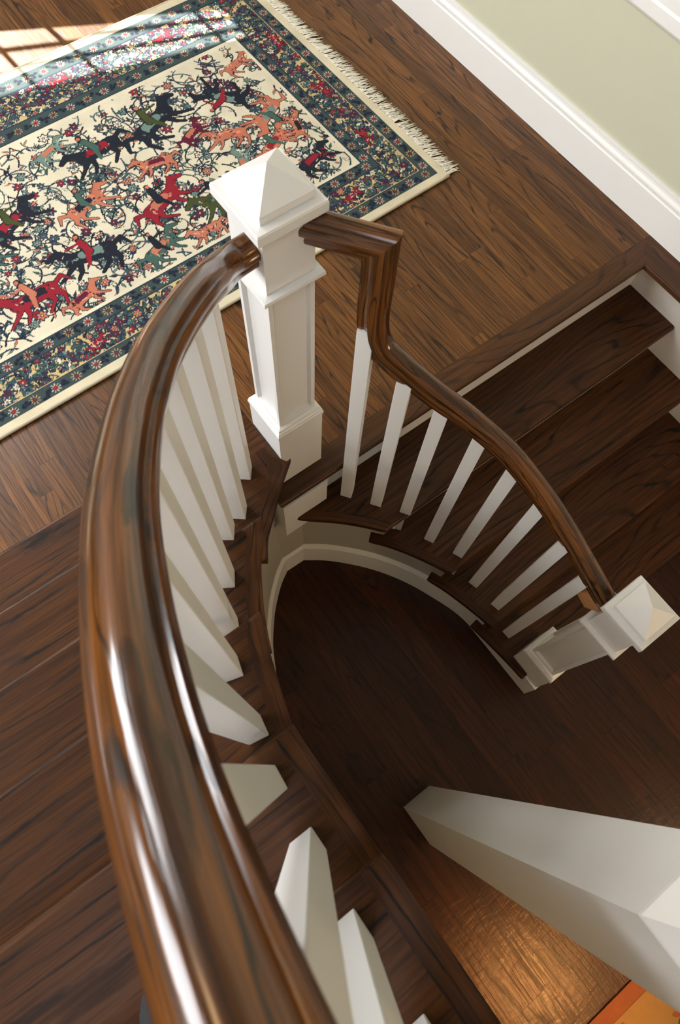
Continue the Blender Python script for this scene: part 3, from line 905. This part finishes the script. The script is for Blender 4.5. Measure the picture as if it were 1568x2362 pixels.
# x, y, heading, length, body, saddle, rider, flip (rug plan, traced)
RUG_BEASTS = [(.607, 1.150, 2.2, .085, 'k', 'e', 'r', 1), (.455, 1.165, .35, .105, 'k', 'e', 'o', 1), (.325, 1.165, 3.3, .095, 'k', 'r', 'g', -1),
              (.36, .985, .3, .090, 'r', 's', 'k', 1), (.46, .935, 3.3, .095, 'o', 'e', 'k', -1), (.525, .88, .3, .080, 'k', 'r', 'o', 1),
              (.62, .985, .4, .075, 's', 'r', 'g', 1), (.555, 1.055, 2.9, .070, 's', None, None, -1), (.65, 1.06, 3.6, .08, 's', 'e', 'g', 1),
              (.655, .905, .2, .07, 'k', 'r', None, 1), (.24, 1.06, .2, .080, 's', 'k', 'g', 1), (.185, .955, 3.0, .095, 'k', 'e', 'r', -1),
              (.30, .895, .3, .075, 'g', 's', 'k', 1), (.11, 1.10, .3, .090, 'k', 'r', 'o', 1), (.06, .93, 3.2, .090, 'r', 'k', 's', -1),
              (.02, 1.05, .2, .08, 'g', 's', 'k', 1), (-.06, 1.15, .2, .09, 'k', 'r', 's', 1), (-.08, .92, .3, .085, 'k', 'e', 'r', 1),
              (-.14, 1.05, 3.2, .08, 's', 'k', None, -1), (.40, 1.075, 3.0, .065, 's', 'w', None, -1), (.54, .975, 1.2, .06, 'e', 's', None, 1),
              (.68, 1.21, .2, .055, 's', None, None, 1), (.50, 1.10, .4, .055, 'w', 's', None, 1), (.25, 1.215, .3, .06, 'e', 's', None, 1),
              (.39, .88, 3.2, .055, 's', None, None, -1), (.13, .88, .2, .06, 's', 'w', None, 1), (.68, 1.0, 1.4, .055, 's', 'k', None, -1)]
t = NT('wool_pile_pattern')
a = t.n('ShaderNodeVertexColor'); a.layer_name = 'pattern'
co = t.n('ShaderNodeTexCoord').outputs['Object']
t.link(t.mix(1.0, a.outputs[0], t.ramp(t.noise(co, 9.0, 2.0), [(0.3, .88), (0.7, 1.06)]), 'MULTIPLY'), t.b.inputs['Base Color'])
t.b.inputs['Roughness'].default_value = 0.95
t.b.inputs['Specular IOR Level'].default_value = 0.15
t.bump(t.noise(co, 420.0, 2.0), 0.35, 0.0015)
M_PILE = t.m

rug = thing('area_rug', (.25, 1.08, 0), 'patterned wool rug with hunting animals on cream, dark flowered border and fringe', 'rug')
me = build_rug(); me.materials.append(M_PILE)
po = bpy.data.objects.new('pile', me); COL.objects.link(po); po.parent = rug
po.matrix_parent_inverse = Matrix.Translation(-Vector(rug.location))
# backing slab
bm = bmesh.new()
prism(bm, [rugpt(RX0, RY0), rugpt(RX1, RY0), rugpt(RX1, RY1), rugpt(RX0, RY1)], .0008, .0060)
link_mesh('backing', bm, M_BIND, rug)
# rounded selvedge along the two long sides
def tube(bm, pts, r, seg=8, flat=1.0):
    rows = []
    for i, p in enumerate(pts):
        a = pts[max(i - 1, 0)]; b = pts[min(i + 1, len(pts) - 1)]
        d = (b - a).normalized(); s = d.cross(Vector((0, 0, 1)))
        if s.length < 1e-4: s = Vector((1, 0, 0))
        s.normalize(); u = s.cross(d)
        rr = r[i] if isinstance(r, list) else r
        rows.append([bm.verts.new((p + s * math.cos(k * 2 * math.pi / seg) * rr + u * math.sin(k * 2 * math.pi / seg) * rr * flat) * S) for k in range(seg)])
    for a, b in zip(rows[:-1], rows[1:]):
        for i in range(seg): bm.faces.new((a[i], a[(i + 1) % seg], b[(i + 1) % seg], b[i]))
    bm.faces.new(rows[0]); bm.faces.new(rows[-1][::-1])
for yy in (RY0, RY1):
    bm = bmesh.new()
    tube(bm, [Vector((*rugpt(RX0 + (RX1 - RX0) * i / 60, yy), .0040)) for i in range(61)], .0034)
    link_mesh('selvedge', bm, M_BIND, rug, smooth=True)
# fringe
for xe, sg in ((RX1, 1), (RX0, -1)):
    bm = bmesh.new()
    y = RY0 + .004
    while y < RY1 - .003:
        L = .033 + random.uniform(-.005, .006)
        for q in range(3):
            a = random.gauss(-.18, .25); wob = random.uniform(-.25, .25)
            x0, y0 = xe - .001 * sg, y + random.uniform(-.0012, .0012)
            pts = []
            for i in range(5):
                f = i / 4
                xx, yy = rugpt(x0 + sg * L * f * math.cos(a), y0 + L * f * math.sin(a) + wob * .008 * math.sin(f * 3))
                pts.append(Vector((xx, yy, .0034 * (1 - f) + .0009 + .0008 * math.sin(f * 3.1) * random.random())))
            tube(bm, pts, [.0012, .0011, .0010, .0009, .0006], 4)
        y += .0042
    o = link_mesh('fringe', bm, M_FRINGE, rug, smooth=True)
    o['kind'] = 'stuff'

# hooked rug on the lower floor at the very corner of the picture
M_LRUG = None
t = NT('orange_floral_wool')
co = t.n('ShaderNodeTexCoord').outputs['Object']
t.link(t.mix(t.noise(co, 30.0, 3.0), c3(.17, .045, .014), c3(.26, .085, .024)), t.b.inputs['Base Color'])
t.b.inputs['Roughness'].default_value = .95; t.bump(t.noise(co, 300.0, 2.0), .4, .002)
M_LR1 = t.m
M_LR2 = paint('ochre_wool', (.30, .17, .045), .95, .1)
M_LR3 = paint('olive_wool', (.07, .07, .03), .95, .1)
M_LR4 = paint('brick_red_wool', (.25, .035, .02), .95, .1)
zr = -.4625
lr2 = thing('floral_rug', (.24, -.80, zr), 'orange floral rug on the lower floor at the bottom right corner', 'rug')
bm = bmesh.new(); prism(bm, [(.02, -.655), (.50, -.655), (.50, -1.15), (.02, -1.15)], zr + .0004, zr + .0045, .001)
link_mesh('border', bm, M_LR1, lr2)
bm = bmesh.new(); prism(bm, [(.045, -.682), (.475, -.682), (.475, -1.125), (.045, -1.125)], zr + .0046, zr + .0052)
link_mesh('field', bm, M_LR2, lr2)
for fx, fy in ((.185, -.712), (.30, -.75), (.10, -.76)):
    for k in range(8):
        bm = bmesh.new(); a = k * math.pi / 4 + .3; L = .020
        pts = []
        for i in range(12):
            th = i * 2 * math.pi / 12
            lx, ly = L * .5 * math.cos(th) + L * .75, .0048 * math.sin(th)
            pts.append((fx + lx * math.cos(a) - ly * math.sin(a), fy + lx * math.sin(a) + ly * math.cos(a)))
        prism(bm, pts, zr + .0053, zr + .0057)
        link_mesh('leaf', bm, M_LR3 if k % 2 == 0 else M_LR1, lr2)
    bm = bmesh.new()
    prism(bm, [(fx + .009 * (1 + .25 * math.cos(5 * i * .314)) * math.cos(i * .314), fy + .009 * (1 + .25 * math.cos(5 * i * .314)) * math.sin(i * .314)) for i in range(20)], zr + .0058, zr + .0062)
    link_mesh('flower_head', bm, M_LR4, lr2)

# black shoe of someone standing on the stairs, left of the rail
sh = thing('shoe', (-.1335, -.10, 6 * R), 'toe of a black shoe on a tread at the bottom left, behind the handrail', 'shoe')
def shoe_outline(k, toe, heel):
    out = []
    for i in range(24):
        a = i * 2 * math.pi / 24
        y = math.sin(a); x = math.cos(a)
        w = .0235 * (1.0 if y > 0 else .86) * k
        out.append((-.1335 + x * w * (1 - .12 * max(0, -y)), -.1000 + y * (.0660) * k))
    return out
bm = bmesh.new(); prism(bm, shoe_outline(1.0, 0, 0), 6 * R + .0003, 6 * R + .0075, .001)
link_mesh('sole', bm, M_BLACK, sh)
bm = bmesh.new(); rows = []
for kk, zz in ((.97, .0076), (.97, .018), (.90, .026), (.74, .033), (.45, .038)):
    rows.append([bm.verts.new(V(x, y - (1 - kk) * .03, 6 * R + zz)) for x, y in shoe_outline(kk, 0, 0)])
for a, b in zip(rows[:-1], rows[1:]):
    for i in range(24): bm.faces.new((a[i], a[(i + 1) % 24], b[(i + 1) % 24], b[i]))
bm.faces.new(rows[0][::-1]); bm.faces.new(rows[-1])
link_mesh('upper', bm, M_BLACK, sh, smooth=True)

# ------------------------------------------------------------------ window wall that shapes the sunlight (beyond the frame)
def window_wall():
    u = Vector((.94, -.34, 0)).normalized()
    # plane through P0; openings set so that the sun draws the patch seen on the rug
    P0 = Vector((.50, 2.02, 0)); nrm = Vector((-u.y, u.x, 0))
    def to_plane(x, y):
        p = Vector((x, y, 0)); d = -SUN_DIR
        t = (P0 - p).dot(nrm) / d.dot(nrm); q = p + d * t
        return (q - P0).dot(u), q.z
    quad = [to_plane(*p) for p in ((.18, 1.375), (.735, 1.238), (.742, 1.350), (.20, 1.630))]
    return u, P0, nrm, quad, to_plane
u, P0, nrm, quad, to_plane = window_wall()
def wpt(a, z, d=0.0): return P0 + u * a + Vector((0, 0, z)) + nrm * d
def wquad(bm, pts, d=.02):
    f = [bm.verts.new(wpt(a, z, 0) * S) for a, z in pts]; b = [bm.verts.new(wpt(a, z, d) * S) for a, z in pts]
    bm.faces.new(f); bm.faces.new(b[::-1])
    n = len(pts)
    for i in range(n): bm.faces.new((f[i], b[i], b[(i + 1) % n], f[(i + 1) % n]))
D_, C_, B, A = quad
bm = bmesh.new()
x0, x1, z1 = -2.6, 1.0, 2.3
wquad(bm, [(x0, 0), (x1, 0), (x1, B[1]), (B[0], B[1]), (A[0], A[1]), (x0, A[1])])
wquad(bm, [(x0, A[1]), (A[0], A[1]), (D_[0], D_[1]), (x0, D_[1])])
wquad(bm, [(B[0], B[1]), (x1, B[1]), (x1, C_[1]), (C_[0], C_[1])])
wquad(bm, [(x0, D_[1]), (D_[0], D_[1]), (C_[0], C_[1]), (x1, C_[1]), (x1, z1), (x0, z1)])
struct('wall_window', bm, M_WHITE2)
bm = bmesh.new()
def bar(p, q, w):
    a = Vector(to_plane(*p)); b = Vector(to_plane(*q)); d = (b - a).normalized(); n_ = Vector((-d.y, d.x)) * w
    wquad(bm, [tuple(a + n_), tuple(a - n_), tuple(b - n_), tuple(b + n_)], .01)
bar((.397, 1.58), (.436, 1.24), .0045)
bar((.285, 1.62), (.304, 1.30), .0045)
bar((.688, 1.42), (.684, 1.22), .0040)
bar((.18, 1.475), (.76, 1.270), .0022)
bar((.18, 1.560), (.76, 1.310), .0030)
struct('window_1', bm, M_TRIM)
